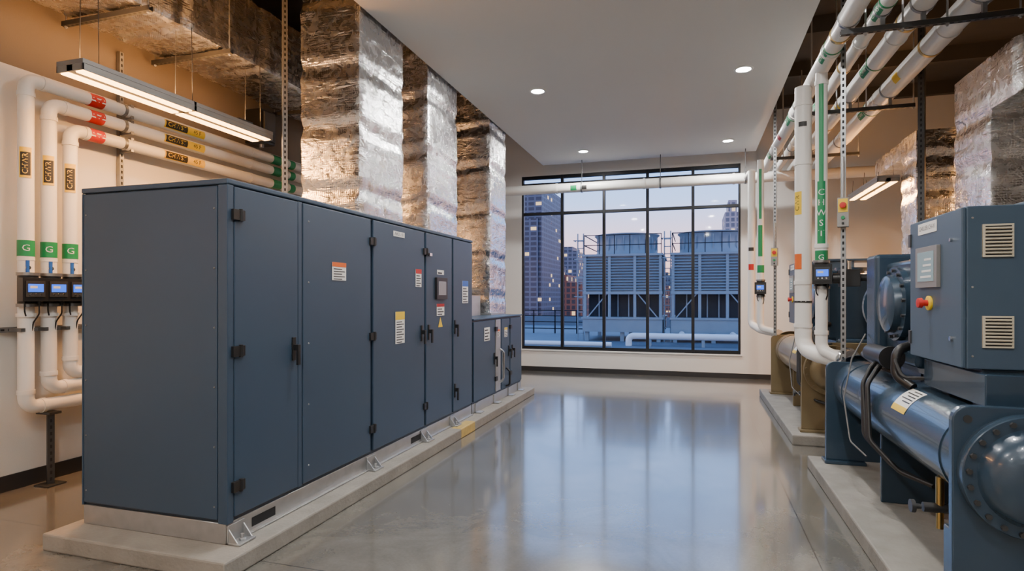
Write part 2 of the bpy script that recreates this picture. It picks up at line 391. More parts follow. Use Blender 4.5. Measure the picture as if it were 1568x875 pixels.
b.box(AX0,AX1,AY0-.01,AY0+.06,zs0,zs1,GALV); b.box(AX1-.06,AX1+.005,AY0,AY1,zs0,zs1,GALV); b.box(AX0,AX0+.06,AY0,AY1,zs0,zs1,GALV)
b.box(AX1-.06,AX1+.03,AY0,AY1,zs0,zs0+.01,GALV)
for y in (3.18,5.38): b.box(AX1+.005,AX1+.008,y-.11,y+.11,zs0+.03,zs1-.035,DARK)
for y in (2.93,4.50,5.55,6.30):
    b.box(AX1+.005,AX1+.10,y-.07,y+.07,zs0,zs0+.012,GALV); b.box(AX1+.005,AX1+.017,y-.07,y+.07,zs0,zs1-.01,GALV)
    for q in (-.066,.055): b.prism([(AX1+.005,zs0),(AX1+.09,zs0),(AX1+.005,zs1-.02)],y+q,y+q+.01,GALV)
    b.cyl((AX1+.06,y,zs0),(AX1+.06,y,zs0+.05),.012,GALV,8); b.cyl((AX1+.06,y,zs0+.012),(AX1+.06,y,zs0+.025),.022,GALV,6)
b.done('base_skid',E,.002,1)

E=empty('pump_control_cabinet')
b=MB(); LY0,LY1,LZ1=6.95,9.15,1.30
b.box(AX0+.1,AX1,LY0,LY1,AZ0,LZ1,BLUE2); b.box(AX0+.09,AX1+.03,LY0-.0,LY1+.01,LZ1,LZ1+.02,BLUE)
for a,c,m in ((6.97,7.80,BLUE),(7.84,8.05,GALV),(8.09,8.48,BLUE),(8.52,9.12,BLUE)):
    b.box(AX1,AX1+.022,a,c,AZ0+.03,LZ1-.02,m)
b.done('casing',E,.005)
b=MB()
b.box(AX1-.06,AX1+.005,LY0,LY1,zs0,AZ0,GALV); b.box(AX0+.1,AX0+.16,LY0,LY1,zs0,AZ0,GALV)
label(b,7.45,1.10,.22,.18,None); label(b,8.28,1.08,.14,.14,YEL); label(b,7.94,1.08,.1,.12,ORANGE)
handle(b,7.76,.75); handle(b,8.43,.8); handle(b,8.6,.8)
for y in (7.82,8.5):
    for z in (.45,1.15): b.box(AX1+.02,AX1+.045,y-.04,y+.04,z-.03,z+.03,BLACK)
for y in (7.1,7.83,8.5,9.0):
    b.box(AX1+.005,AX1+.09,y-.06,y+.06,zs0,zs0+.012,GALV); b.box(AX1+.005,AX1+.02,y-.06,y+.06,zs0,AZ0,GALV)
b.sweep([(AX1+.03,8.0,.85),(AX1+.08,8.0,.82),(AX1+.08,8.0,.42),(AX1+.03,8.0,.38)],.016,CHROME,.04,10)
b.sweep([(AX1+.03,8.3,.55),(AX1+.08,8.3,.5),(AX1+.08,8.3,.3),(AX1+.02,8.3,.28)],.015,BLACK,.04,10)
b.done('hardware',E,.002,1)

# ---------------------------------------------------------------- ducts
def duct_part(b,x0,x1,y0,y1,z0,z1,axis,seams=(),step=.04,amp=.012,seed=0,m=FOIL):
    lo=(x0,y0,z0);hi=(x1,y1,z1);n=[max(2,int(round((hi[i]-lo[i])/step))) for i in range(3)]
    cache={}
    def vert(i,j,k):
        key=(i,j,k)
        if key in cache: return cache[key]
        p=V([lo[a]+(hi[a]-lo[a])*q/n[a] for a,q in zip(range(3),key)])
        nr=V([0,0,0])
        for a,q in zip(range(3),key):
            if a==axis: continue
            if q==0: nr[a]-=1
            elif q==n[a]: nr[a]+=1
        d=noise.noise(p*2.2+V((seed,0,0)))*amp+noise.noise(p*7+V((seed,5,0)))*amp*.35
        q3=[p.x,p.y,p.z]; q3[axis]=seed
        wob=noise.noise(V(q3)*1.5)*.05
        for sgn in seams:
            t=abs(p[axis]-sgn+wob)
            if t<.09: d-=.025*(1-t/.09)**1.3
            elif t<.16: d+=.006
        if nr.length>1.2: nr*=.6; d-=.012
        if nr.length>0: p=p+nr*d
        cache[key]=b.v(p); return cache[key]
    for a in range(3):
        u,w=[q for q in range(3) if q!=a]
        for side in (0,n[a]):
            for i in range(n[u]):
                for j in range(n[w]):
                    ks=[]
                    for di,dj in((0,0),(1,0),(1,1),(0,1)):
                        k=[0,0,0];k[a]=side;k[u]=i+di;k[w]=j+dj; ks.append(vert(*k))
                    b.f(ks,m,True)
def duct(x0,x1,y0,y1,z0,z1,axis,seams,flange=None,extra=None,seed=0):
    b=MB(); duct_part(b,x0,x1,y0,y1,z0,z1,axis,seams,seed=seed)
    if flange: b.box(*flange,GALV)
    if extra: extra(b)
    return b.done('insulated_duct',bevel=0)
tz=AZ1+.023
duct(-3.64,-2.985,4.83,5.71,tz,ZT,2,(2.62,3.22,3.80,4.45),(-3.67,-2.955,4.80,5.74,tz,tz+.03),seed=1)
duct(-3.64,-2.985,6.31,7.22,tz,ZT,2,(2.7,3.3,3.95,4.6),(-3.67,-2.955,6.28,6.92,tz,tz+.03),seed=4)
tl=LZ1+.021
duct(-3.64,-2.985,8.52,9.32,tl,ZT,2,(1.6,2.2,2.9,3.6,4.2),(-3.67,-2.955,8.49,9.14,tl,tl+.03),
     extra=lambda b:b.box(-3.6,-3.1,7.9,8.4,tl,tl+.30,GALV),seed=7)
duct(-5.25,-4.42,-2.5,7.6,4.05,4.72,1,(-1.2,0,1.1,2.2,3.1,4.2,5.2,6.3),seed=9)
def duct_hanger(y,x0=-5.33,x1=-4.33,z=4.015):
    b=MB(); b.strut((x0,y,z),(x1,y,z),DSTEEL,face=(0,0,-1))
    for x in (x0+.03,x1-.03): b.cyl((x,y,z-.04),(x,y,ZT),.006,GALV,8)
    for x in (x0+.03,x1-.03): b.cyl((x,y,z-.035),(x,y,z-.02),.014,GALV,6)
    b.done('duct_hanger')
for y in (2.0,3.8,4.7,6.5): duct_hanger(y)
def rx(b):
    duct_part(b,2.42,3.2,-2.0,6.0,3.2,3.66,1,(-.5,.8,2.1,3.4,4.6,5.5),seed=12)
duct(2.42,3.2,6.0,6.75,0.0,3.66,2,(.8,1.6,2.2,2.8,3.2),extra=rx,seed=11)
def rx2(b):
    duct_part(b,2.62,3.02,8.95,10.1,3.42,3.66,1,(9.5,),seed=15)
duct(2.62,3.05,8.4,8.95,0.0,3.66,2,(.9,1.7,2.4,2.9,3.3),extra=rx2,seed=14)

# ---------------------------------------------------------------- pipes left wall
LP=[(3.44,3.40,.686),(3.62,3.25,.82),(3.80,3.08,.93)]
PX=-5.25
for i,(py,zt,zb) in enumerate(LP):
    r=.056
    b=MB()
    b.sweep([(PX,9.4,zt),(PX,py,zt),(PX,py,zb),(PX,8.2,zb)],r,WHITEP,.085,24)
    for z in (zt-.13,zb+.13): b.band((PX,py,z),(0,0,1),.035,r,WHITEP,.006)
    for z in (zt,zb): b.band((PX,py+.13,z),(0,1,0),.035,r,WHITEP,.006)
    for y in (6.0,7.0,8.0): b.band((PX,y,zt),(0,1,0),.03,r,WHITEP,.006)
    zc=2.70-.03*i; nv=(.8,-.6,0)
    b.patch((PX,py,zc),(0,0,1),nv,.25,.085,r,YEL,.004); b.patch((PX,py,zc-.01),(0,0,1),nv,.19,.07,r,INK,.0055)
    b.ptext('CHWR',.055,(PX,py,zc-.01),(0,0,1),nv,r+.0065,YEL)
    b.band((PX,py,2.0),(0,0,1),.13,r,GREEN)
    nrm=V((.85,-.53,0)).normalized(); sd=V((.53,.85,0)).normalized()
    b.text('G',.075,lambda x,y_,py=py:V((PX,py,2.0))+nrm*((r+.005)*math.cos(x/(r)))+sd*((r+.005)*math.sin(x/r))+V((0,0,1))*y_,WLAB)
    b.lathe((PX,py,1.93),(0,0,-1),[(0,r+.004),(.03,r+.004),(.05,.035),(.16,.035)],WHITEP,20)
    b.cyl((PX+.05,py-.02,1.79),(PX+.05,py-.02,1.90),.014,BLAB,10); b.cyl((PX+.0,py,1.84),(PX+.06,py-.02,1.84),.018,CHROME,10)
    b.band((PX,py,1.45),(0,0,1),.03,r,WHITEP,.012)
    nh=(1,-.1,-.1)
    b.band((PX,4.02,zt),(0,1,0),.13,r,RED); b.ptext('▲▼▲',.05,(PX,4.02,zt),(0,1,0),nh,r+.005,WLAB)
    b.band((PX,4.30,zt),(0,1,0),.03,r,STRUT,.006)
    b.patch((PX,4.98,zt),(0,1,0),nh,.52,.09,r,YEL,.004); b.patch((PX,4.87,zt),(0,1,0),nh,.27,.075,r,INK,.0055)
    b.ptext('CHWST',.065,(PX,4.87,zt),(0,1,0),nh,r+.0065,YEL)
    b.ptext('45 F',.06,(PX,5.13,zt),(0,1,0),nh,r+.0065,INK)
    b.band((PX,6.45,zt),(0,1,0),.16,r,GREEN); b.band((PX,6.75,zt),(0,1,0),.10,r,GREEN)
    b.done('insulated_pipe')
b=MB(); b.strut((XL+.03,4.37,.13),(XL+.03,4.37,4.0),face=(1,0,0)); 
for _,zt,zb in LP: b.cbox((PX-.03,4.37,zt),(.14,.03,.135),STRUT)
b.done('strut_channel')
b=MB(); b.strut((XL+.03,3.0,1.33),(XL+.03,6.5,1.33),face=(1,0,0))
for py,_,_ in LP: b.cbox((PX-.03,py,1.33),(.15,.13,.03),STRUT)
b.done('strut_channel')
b=MB(); b.strut((PX+.02,3.62,0.0),(PX+.02,3.62,.61),DSTEEL,face=(1,-.5,0),w=.05); b.cbox((PX+.02,3.62,.006),(.16,.16,.012),DSTEEL)
b.cbox((PX,3.62,.615),(.16,.1,.02),DSTEEL); b.done('pipe_support')
b=MB(); b.strut((-3.99,5.05,0),(-3.99,5.05,ZT),face=(1,-1,0),w=.05); b.done('strut_channel')
b=MB(); b.cbox((-5.27,6.2,3.75),(.24,.26,.42),BLACK); b.cbox((-5.13,6.2,3.75),(.03,.2,.36),DSTEEL); b.cyl((-5.25,6.2,3.5),(-5.25,6.2,3.55),.03,GALV,12)
b.done('junction_box',bevel=.006)

def meter(loc,yaw,pipe_r=.035,gland=True):
    b=MB(); b.M=Matrix.Translation(V(loc))@Matrix.Rotation(yaw,4,'Z')
    b.box(-.085,.085,-.06,.04,-.095,.095,BLACK); b.box(-.065,.065,-.068,-.06,-.06,.07,DSTEEL); b.box(-.052,.052,-.071,-.068,-.02,.045,SCREEN)
    b.box(-.04,.01,-.0715,-.071,.01,.03,WLAB); 
    for i in range(3): b.lathe((-.035+.035*i,-.068,-.04),(0,-1,0),[(0,.009),(.004,.008),(.004,0)],CHROME,10)
    b.lathe((0,.07,-.12),(0,0,1),[(0,pipe_r),(0,pipe_r+.012),(.24,pipe_r+.012),(.24,pipe_r)],BLACK,20)
    b.cyl((.05,0,-.095),(.05,0,-.13),.013,BLACK,10)
    b.sweep([(.05,0,-.12),(.05,0,-.2),(.03,.05,-.27),(.02,.06,-.36)],.006,RUBBER,.05,8)
    b.sweep([(-.05,0,-.095),(-.05,0,-.18),(-.02,.05,-.22)],.006,RUBBER,.05,8)
    for k in(-.14,.115): b.lathe((0,.07,k),(0,0,1),[(0,pipe_r),(0,pipe_r+.02),(.025,pipe_r+.02),(.025,pipe_r)],STRUT,20)
    return b.done('digital_flow_meter',bevel=.008)
for py,_,_ in LP: meter((PX+.10,py-.02,1.66),math.radians(78),.058)

# ---------------------------------------------------------------- linear lights
def linear_light(x,y0,y1,z,power,w=.27,cz=ZC,up=.35):
    E=empty('linear_light_fixture'); b=MB()
    b.box(x-w/2,x+w/2,y0,y1,z+.05,z+.085,LGREY); b.box(x-w/2,x-w/2+.012,y0,y1,z,z+.05,LGREY); b.box(x+w/2-.012,x+w/2,y0,y1,z,z+.05,LGREY)
    b.box(x-w/2,x+w/2,y0,y0+.012,z,z+.05,LGREY); b.box(x-w/2,x+w/2,y1-.012,y1,z,z+.05,LGREY)
    ym=(y0+y1)/2; b.box(x-w/2,x+w/2,ym-.015,ym+.015,z+.001,z+.088,LGREY)
    b.box(x-.03,x+.03,y0,y1,z+.001,z+.05,LGREY)
    b.cbox((x,y1-.3,z+.11),(.1,.2,.05),DSTEEL)
    for y in (y0+.15,ym,y1-.15):
        for dx in (-.1,.1): b.cyl((x+dx,y,z+.085),(x+dx*.9,y,cz),.004,DSTEEL,6)
    b.done('housing',E,.002,1)
    b=MB()
    for xa,xb in ((x-w/2+.014,x-.032),(x+.032,x+w/2-.014)):
        b.box(xa+.008,xb-.008,y0+.02,ym-.02,z-.006,z+.048,WARM); b.box(xa+.008,xb-.008,ym+.02,y1-.02,z-.006,z+.048,WARM)
    b.done('diffuser',E)
    for sgn,pw,zz in ((1,power,z-.010),(-1,power*up,z+.15)):
        ld=bpy.data.lights.new('linear_light','AREA'); ld.shape='RECTANGLE'; ld.size=.04 if sgn>0 else .12; ld.size_y=(y1-y0)*.95; ld.energy=pw; ld.color=(1,.44,.13)
        o=bpy.data.objects.new('lamp_down' if sgn>0 else 'lamp_up',ld); COL.objects.link(o); o.location=(x,ym,zz); o.parent=E
        if sgn<0: o.rotation_euler=(math.pi,0,0)
linear_light(-4.43,3.2,5.25,3.28,100,cz=4.04,up=.85)
linear_light(2.45,8.85,10.4,3.12,66,.26,cz=3.40)
linear_light(4.0,6.5,8.5,3.2,65,cz=ZT)
linear_light(-4.43,-1.5,.6,3.28,34,cz=4.04)

# ---------------------------------------------------------------- downlights
for x in (-1.95,.565):
    for y in (10.78,7.45,4.1,.75,-1.9):
        E=empty('recessed_downlight'); b=MB()
        b.lathe((x,y,SZ-.001),(0,0,-1),[(0,.082),(0,.115),(.006,.112),(.008,.085),(.0,.082)],TRIMW,32); b.done('trim_ring',E)
        b=MB(); b.lathe((x,y,SZ-.002),(0,0,-1),[(0,0),(0,.083),(.002,.08),(.002,0)],COOLD,32); b.done('diffuser',E)
        ld=bpy.data.lights.new('downlight','AREA'); ld.shape='DISK'; ld.size=.16; ld.energy=62; ld.color=(1,.965,.92)
        o=bpy.data.objects.new('lamp',ld); COL.objects.link(o); o.location=(x,y,SZ-.008); o.parent=E

# ---------------------------------------------------------------- pipes right / back
def pipe(pts,r,R=.14,bands=(),name='insulated_pipe',collars=()):
    b=MB(); b.sweep(pts,r,WHITEP,R,24)
    for c,ax,w,m,*t in bands:
        b.band(c,ax,w,r,m,.003 if m is not INK else .0045)
    for c,ax in collars: b.band(c,ax,.04,r,WHITEP,.008)
    return b
b=pipe([(-3.9,11.45,3.76),(3.6,11.45,3.76)],.095,collars=[((x,11.45,3.76),(1,0,0)) for x in(-2.6,-.9,.7,2.4)])
b.patch((-2.25,11.45,3.76),(1,0,0),(0,-1,-.2),.12,.10,.095,GREEN); b.patch((-2.05,11.45,3.76),(1,0,0),(0,-1,-.2),.12,.08,.095,INK)
for x in (-2.1,-.6,.9):
    b.band((x,11.45,3.76),(1,0,0),.03,.095,STRUT,.01); b.cyl((x,11.45,3.86),(x,11.45,SZ),.007,DSTEEL,8)
b.sweep([(-3.85,11.45,3.76),(-4.1,11.45,3.76),(-4.1,11.45,ZT)],.095,WHITEP,.15,20)
b.done('insulated_pipe')
HP=[(1.20,3.86,.078),(1.44,3.90,.060),(1.72,3.92,.085),(2.12,3.95,.10)]
for k,(x,z,r) in enumerate(HP):
    y1=11.2 if x<1.3 else 11.9
    b=pipe([(x,-2.8,z),(x,y1,z)],r,collars=[((x,y,z),(0,1,0)) for y in (4.6,6.0,7.9,9.6)])
    for y,m in (((5.65,BRASS),(5.9,GREEN),(7.2,BRASS),(8.0,GREEN),(8.9,RED),(9.9,GREEN)),((5.2,GREEN),(6.6,BRASS),(7.7,GREEN),(9.2,YEL)),((5.7,BRASS),(6.6,GREEN),(7.9,YEL),(8.8,BRASS)),((5.0,GREEN),(6.4,BRASS),(7.1,YEL),(8.3,GREEN)))[k]:
        if m is BRASS: b.band((x,y,z),(0,1,0),.035,r,m,.006)
        elif m is GREEN: b.band((x,y,z),(0,1,0),.02,r,m,.004); b.patch((x,y+.14,z),(0,1,0),(-1,-.3,-.5),.22,.09,r,m); b.ptext('CHWS',.06,(x,y+.14,z),(0,-1,0),(-1,-.3,-.5),r+.006,WLAB)
        else: b.patch((x,y,z),(0,1,0),(-1,-.3,-.5),.16,.09,r,m)
    b.done('insulated_pipe')
for y in (2.8,5.35,7.6,9.9):
    b=MB(); b.strut((1.14,y,3.745),(2.36,y,3.745),face=(0,0,-1),m=DSTEEL)
    for x in (1.32,1.58,1.88,2.35): b.cyl((x,y,3.70),(x,y,ZT),.008,GALV,8); b.cyl((x,y,3.715),(x,y,3.73),.018,GALV,6)
    for x,z,r in HP: b.band((x,y,z),(0,1,0),.03,r,STRUT,.007); b.cbox((x,y,(3.76+z-r)/2),(.03,.03,max(.004,z-r-3.76)),STRUT)
    b.done('trapeze_hanger')
FN=(-.22,-.975,0)
b=pipe([(1.2,6.41,3.80),(1.2,6.41,1.08),(1.32,6.2,1.02)],.055,.1,
  bands=[((1.2,6.41,1.98),(0,0,1),.15,GREEN),((1.2,6.41,1.90),(0,0,1),.02,YEL)],collars=[((1.2,6.41,z),(0,0,1)) for z in (3.7,2.1,1.25)])
nrm=V(FN).normalized(); sd=V((.975,-.22,0)).normalized()
b.text('G',.075,lambda x,y_:V((1.2,6.41,1.985))+nrm*(.061*math.cos(x/.058))+sd*(.061*math.sin(x/.058))+V((0,0,1))*y_,WLAB)
b.patch((1.2,6.41,2.42),(0,0,1),FN,.62,.075,.055,GREEN); b.patch((1.2,6.41,3.22),(0,0,1),FN,.98,.042,.055,GREEN)
for i,ch in enumerate('CHWST'):
    b.text(ch,.085,lambda x,y_,i=i:V((1.2,6.41,2.62-i*.10))+nrm*(.0605*math.cos(x/.058))+sd*(.0605*math.sin(x/.058))+V((0,0,1))*y_,WLAB)
b.done('insulated_pipe')
b=pipe([(1.1,6.80,3.80),(1.1,6.80,1.06),(1.2,6.5,1.02),(1.40,6.22,1.0)],.082,.16,
  bands=[((1.1,6.8,1.55),(0,0,1),.02,INK)],
  collars=[((1.1,6.8,z),(0,0,1)) for z in (3.62,3.0,1.75,1.3)])
b.patch((1.1,6.8,2.58),(0,0,1),(-.75,-.65,0),.24,.09,.082,YEL); b.ptext('CWR',.07,(1.1,6.80,2.58),(0,0,1),(-.75,-.65,0),.087,INK)
b.patch((1.1,6.8,1.97),(0,0,1),(-.75,-.65,0),.16,.09,.082,ORANGE); b.patch((1.1,6.8,3.4),(0,0,1),FN,.05,.08,.082,INK); b.patch((1.1,6.8,1.60),(0,0,1),FN,.10,.12,.082,WLAB)
b.lathe((1.385,6.24,1.0),(.2,-.28,-.02),[(-.02,.08),(-.02,.12),(.02,.12),(.02,.11),(.05,.11),(.05,0)],CHROME,24)
b.done('insulated_pipe')
b=pipe([(1.03,10.2,3.80),(1.03,10.2,1.10),(1.25,9.95,1.05)],.05,.1,bands=[((1.03,10.2,2.05),(0,0,1),.12,GREEN)])
b.patch((1.03,10.2,2.5),(0,0,1),FN,.5,.07,.05,GREEN); b.patch((1.03,10.2,3.25),(0,0,1),FN,.8,.04,.05,GREEN); b.done('insulated_pipe')
b=pipe([(.93,10.62,3.72),(.93,10.62,1.14),(1.05,10.35,1.06),(1.3,10.05,1.02)],.06,.12)
b.patch((.93,10.62,2.1),(0,0,1),FN,.1,.09,.06,RED); b.patch((.93,10.62,2.4),(0,0,1),FN,.06,.09,.06,INK)
b.sweep([(.93,10.62,3.70),(.93,11.4,3.76)],.06,WHITEP,.1,18)
b.done('insulated_pipe')
meter((1.19,6.34,1.82),math.radians(-8),.055); meter((1.02,10.13,1.74),math.radians(-8),.05)
b=MB(); b.cbox((1.42,6.32,1.78),(.16,.16,.16),DSTEEL); b.cyl((1.29,6.37,1.78),(1.36,6.35,1.78),.05,BLACK,14); b.cyl((1.42,6.32,1.86),(1.42,6.32,1.95),.02,CHROME,10)
b.sweep([(1.49,6.32,1.78),(1.7,6.2,1.78),(1.72,6.0,1.6),(1.72,5.75,1.55)],.03,RUBBER,.1,12); b.done('control_valve_actuator',bevel=.006)

def strutbox(x,y,z0,z1,bz):
    b=MB(); b.strut((x,y,z0),(x,y,z1),face=(-.25,-.97,0)); 
    b.M=Matrix.Translation((x,y,bz))@Matrix.Rotation(math.radians(-14),4,'Z')
    b.box(-.045,.045,-.10,-.024,-.13,.13,LGREY); b.box(-.038,.038,-.103,-.10,.0,.12,YEL)
    b.lathe((0,-.103,.06),(0,-1,0),[(0,.02),(.015,.02),(.015,.028),(.03,.026),(.034,0)],RED,16)
    b.lathe((0,-.10,-.05),(0,-1,0),[(0,.016),(.015,.016),(.015,0)],GREEN,12); b.lathe((0,-.10,-.1),(0,-1,0),[(0,.01),(.01,.01),(.01,0)],BLACK,12)
    b.cyl((0,-.06,.13),(0,-.06,.5),.01,GALV,8)
    b.done('emergency_stop_station',bevel=.003)
strutbox(1.30,5.99,.11,ZT,2.36)
strutbox(1.15,9.43,1.03,ZT,2.19)
b=MB(); b.strut((2.30,7.2,0.11),(2.30,7.2,ZT),DSTEEL,face=(-.5,-.9,0),w=.06); b.done('strut_channel')
b=MB(); b.strut((1.93,11.9,0),(1.93,11.9,ZT),DSTEEL,face=(-.2,-.97,0),w=.05); b.done('strut_channel')

# ---------------------------------------------------------------- chillers
def rounded(x0,x1,z0,z1,r,n=6):
    p=[(x0,z0),(x1,z0)]
    for i in range(n+1):
        t=math.pi/2*i/n; p.append((x1-r+r*math.cos(t),z1-r+r*math.sin(t)))
    for i in range(n+1):
        t=math.pi/2+math.pi/2*i/n; p.append((x0+r+r*math.cos(t),z1-r+r*math.sin(t)))
    return p
def chiller(P,L,C,PB,panel_dy,comp_dy,CC):
    E=empty('water_chiller'); Q=P+L
    b=MB()
    b.prism(rounded(1.14,2.5,.14,1.10,.07),P,P+.045,C); b.prism(rounded(1.14,2.5,.14,1.02,.07),Q-.045,Q,C)
    for y in (P,Q-.045): 
        b.box(1.12,1.45,y-.05,y+.11,.11,.14,C); b.box(2.2,2.5,y-.05,y+.11,.11,.14,C)
        b.box(1.16,1.19,y+.045,y+.16,.14,.5,C)
    ym=P+L*.5
    b.prism([(1.3,.11),(2.4,.11),(2.4,.4),(1.9,.45),(1.5,.55),(1.3,.62)],ym+.3,ym+.33,C)
    b.done('tube_sheets',E,.006)
    b=MB()
    A=(1.43,.80,.235); B_=(2.05,.62,.31)
    for (x,z,r) in (A,B_):
        b.lathe((x,P+.04,z),(0,1,0),[(0,r),(L-.08,r)],C,48)
        for y in (P+.32,Q-.35): b.band((x,y,z),(0,1,0),.025,r,C,.006,48)
        for (yy,s_) in ((P,-1),(Q,1)):
            R=r+.04
            b.lathe((x,yy,z),(0,s_,0),[(0,R),(.03,R),(.032,R-.005),(.034,R),(.062,R),(.066,R-.004),(.066,R-.055),(.075,R-.06),(.11,R-.07),(.15,R-.10),(.175,R-.16),(.185,0)],C,56)
            b.bolts((x,yy+s_*.062,z),(0,s_,0),R-.024,22,.013,.018,DSTEEL if C is CBLUE else C)
    b.lathe((1.20,P-.001,1.04),(0,-1,0),[(0,.018),(.004,.018),(.004,0)],DSTEEL,16)
    b.done('shells',E)
    b=MB(); y0=P+comp_dy
    b.box(1.42,2.15,y0,y0+.85,1.12,1.86,CC); b.box(1.34,1.75,y0+.62,y0+.88,1.14,1.93,CC)
    b.box(1.5,2.0,y0-.1,y0+1.0,.98,1.14,CC); b.box(1.5,1.62,y0+.1,y0+.2,.9,1.1,CC); b.box(1.5,1.62,y0+.7,y0+.8,.9,1.1,CC)
    b.done('compressor_housing',E,.03,3)
    b=MB()
    b.lathe((1.45,y0+.33,1.55),(-1,0,0),[(-.1,.235),(.03,.235),(.03,.265),(.07,.265),(.075,.21),(.12,.2),(.14,.15),(.15,0)],CC,40)
    b.bolts((1.38,y0+.33,1.55),(-1,0,0),.24,14,.013,.02,DSTEEL)
    b.lathe((1.62,y0+.85,1.52),(0,1,0),[(0,.25),(.1,.25),(.1,.28),(.15,.28),(.16,.23),(.3,.22),(.34,.16),(.35,0)],CC,40)
    b.bolts((1.62,y0+1.0,1.52),(0,1,0),.258,14,.013,.02,DSTEEL)
    b.lathe((1.75,y0+.4,1.84),(0,0,1),[(0,.14),(.06,.14),(.06,.17),(.1,.17),(.1,0)],CC,28)
    b.sweep([(1.9,y0+.1,1.5),(1.9,y0-.2,1.5),(1.9,y0-.2,.9)],.07,CC,.12,20)
    b.sweep([(1.35,y0+.75,1.2),(1.28,y0+.75,1.15),(1.28,y0+.3,1.1),(1.40,y0+.1,1.04)],.018,DSTEEL,.06,12)
    b.cyl((1.30,y0+.1,1.18),(1.30,y0+.55,1.18),.065,BLACK,24); b.cyl((1.30,y0+.08,1.18),(1.30,y0+.11,1.18),.08,BLACK,24)
    b.sweep([(1.45,y0+.0,1.3),(1.28,y0-.08,1.25),(1.27,y0-.1,1.08),(1.34,y0-.2,1.02)],.03,BLACK,.08,14)
    b.done('compressor',E)
    b=MB()
    for k,(dx,dy) in enumerate(((0,0),(.03,.05),(-.015,.10),(.01,.14))):
        b.sweep([(1.42,y0+.25+dy,1.22),(1.25+dx,y0+.22+dy,1.10),(1.17+dx*.3,y0+.15+dy,.98),(1.15,y0+.02+dy,.62),(1.28,y0-.15+dy,.46),(1.4,y0-.35,.44)],.014,RUBBER,.1,10)
    b.sweep([(1.36,y0-.05,1.26),(1.26,y0-.1,1.2),(1.28,y0-.2,1.08),(1.4,y0-.35,1.1)],.012,RUBBER,.08,10)
    b.sweep([(1.33,y0+.85,1.3),(1.22,y0+.8,1.1),(1.14,y0+.7,.8),(1.14,y0+.5,.5),(1.2,y0+.3,.44)],.006,GCABLE,.08,8)
    yv=P+.55
    b.cyl((1.28,yv,.46),(1.28,yv,.62),.02,BRASS,12); b.cyl((1.20,yv,.45),(1.36,yv,.45),.026,DSTEEL,14); b.cyl((1.28,yv,.34),(1.28,yv,.44),.018,BRASS,12)
    b.lathe((1.19,yv,.45),(-1,0,0),[(0,.014),(.03,.014),(.03,.035),(.05,.035),(.05,0)],DSTEEL,16); b.sweep([(1.36,yv,.45),(1.5,yv-.02,.44),(1.7,yv,.44)],.02,RUBBER,.05,10)
    yl=P+L*.37
    def fn(u,v_,e=.003,yl=yl):
        th=math.radians(136)+v_/.235
        return V((1.43+(.235+e)*math.cos(th),yl+u,.80+(.235+e)*math.sin(th)))
    for (m,e,v0,v1) in ((WLAB,.002,-.09,.09),(YEL,.003,.05,.09)):
        vs=[]
        for i in range(7):
            vv=v0+(v1-v0)*i/6; vs.append((b.v(fn(-.12,vv,e)),b.v(fn(.12,vv,e))))
        for i in range(6): b.f([vs[i][0],vs[i][1],vs[i+1][1],vs[i+1][0]],m)
    for i in range(5):
        v0=-.075+i*.022; vs=[b.v(fn(u,v_,.0035)) for u,v_ in((-.1,v0),(.08 if i%2 else .03,v0),(.08 if i%2 else .03,v0+.008),(-.1,v0+.008))]; b.f(vs,INK)
    b.done('cabling',E)
    p0=P+panel_dy; p1=p0+.75; z0,z1=1.235,2.06; x0=1.30; x1=1.95
    b=MB(); b.box(x0+.02,x1,p0+.0,p1,z0,z1,PB); b.box(x0,x0+.02,p0+.004,p1-.004,z0+.004,z1-.004,PB)
    b.box(x0+.06,x1+.25,p0-.10,p1-.05,1.06,1.22,C); b.box(x0+.12,x0+.22,p0+.1,p0+.2,.95,1.08,C); b.box(x0+.12,x0+.22,p1-.25,p1-.15,.95,1.08,C); b.box(x0+.10,x1,p0+.03,p1-.03,1.20,z0,C)
    b.box(x1-.34,x1+.35,p0-.015,p0+.5,z1-.0,z1+.03,PB)
    b.done('control_panel',E,.006)
    b=MB()
    b.box(x0-.02,x0,p0+.27,p0+.59,1.655,1.89,LGREY); b.box(x0-.023,x0-.02,p0+.31,p0+.55,1.69,1.86,SCRG)
    for i in range(4): b.box(x0-.024,x0-.023,p0+.34,p0+.5-.02*i,1.71+i*.033,1.722+i*.033,WLAB)
    b.box(x0-.003,x0,p0+.32,p0+.60,1.97,2.035,WLAB); b.ftext('CHILLER CH-01',.036,(x0-.0035,p0+.46,2.003),(0,-1,0),(0,0,1),INK)
    b.lathe((x0,p0+.42,1.565),(-1,0,0),[(0,.042),(.012,.042),(.014,.036),(.014,0)],YEL,24)
    b.lathe((x0-.012,p0+.42,1.565),(-1,0,0),[(0,.018),(.03,.018),(.03,.03),(.05,.028),(.055,0)],RED,20)
    b.lathe((x0,p0+.12,1.38),(-1,0,0),[(0,.013),(.012,.013),(.012,0)],CHROME,14); b.lathe((x0,p0+.12,1.90),(-1,0,0),[(0,.010),(.012,.010),(.012,0)],CHROME,14)
    for z in (1.35,1.95): b.box(x0-.008,x0+.01,p1-.03,p1+.005,z-.04,z+.04,DSTEEL)
    for za,zb in ((1.80,1.965),(1.345,1.505)):
        b.box(1.385,1.515,p0-.012,p0,za,zb,BEIGE)
        for i in range(9):
            z=za+.012+i*(zb-za-.024)/8; b.box(1.395,1.505,p0-.0135,p0-.012,z-.003,z+.003,DARK)
        for i in range(8):
            z=za+.021+i*(zb-za-.024)/8; b.box(1.393,1.507,p0-.02,p0-.012,z-.003,z+.001,BEIGE)
    for z in (1.3,1.65,2.0): b.lathe((1.345,p0,z),(0,-1,0),[(0,.006),(.004,.005),(.004,0)],GALV,8)
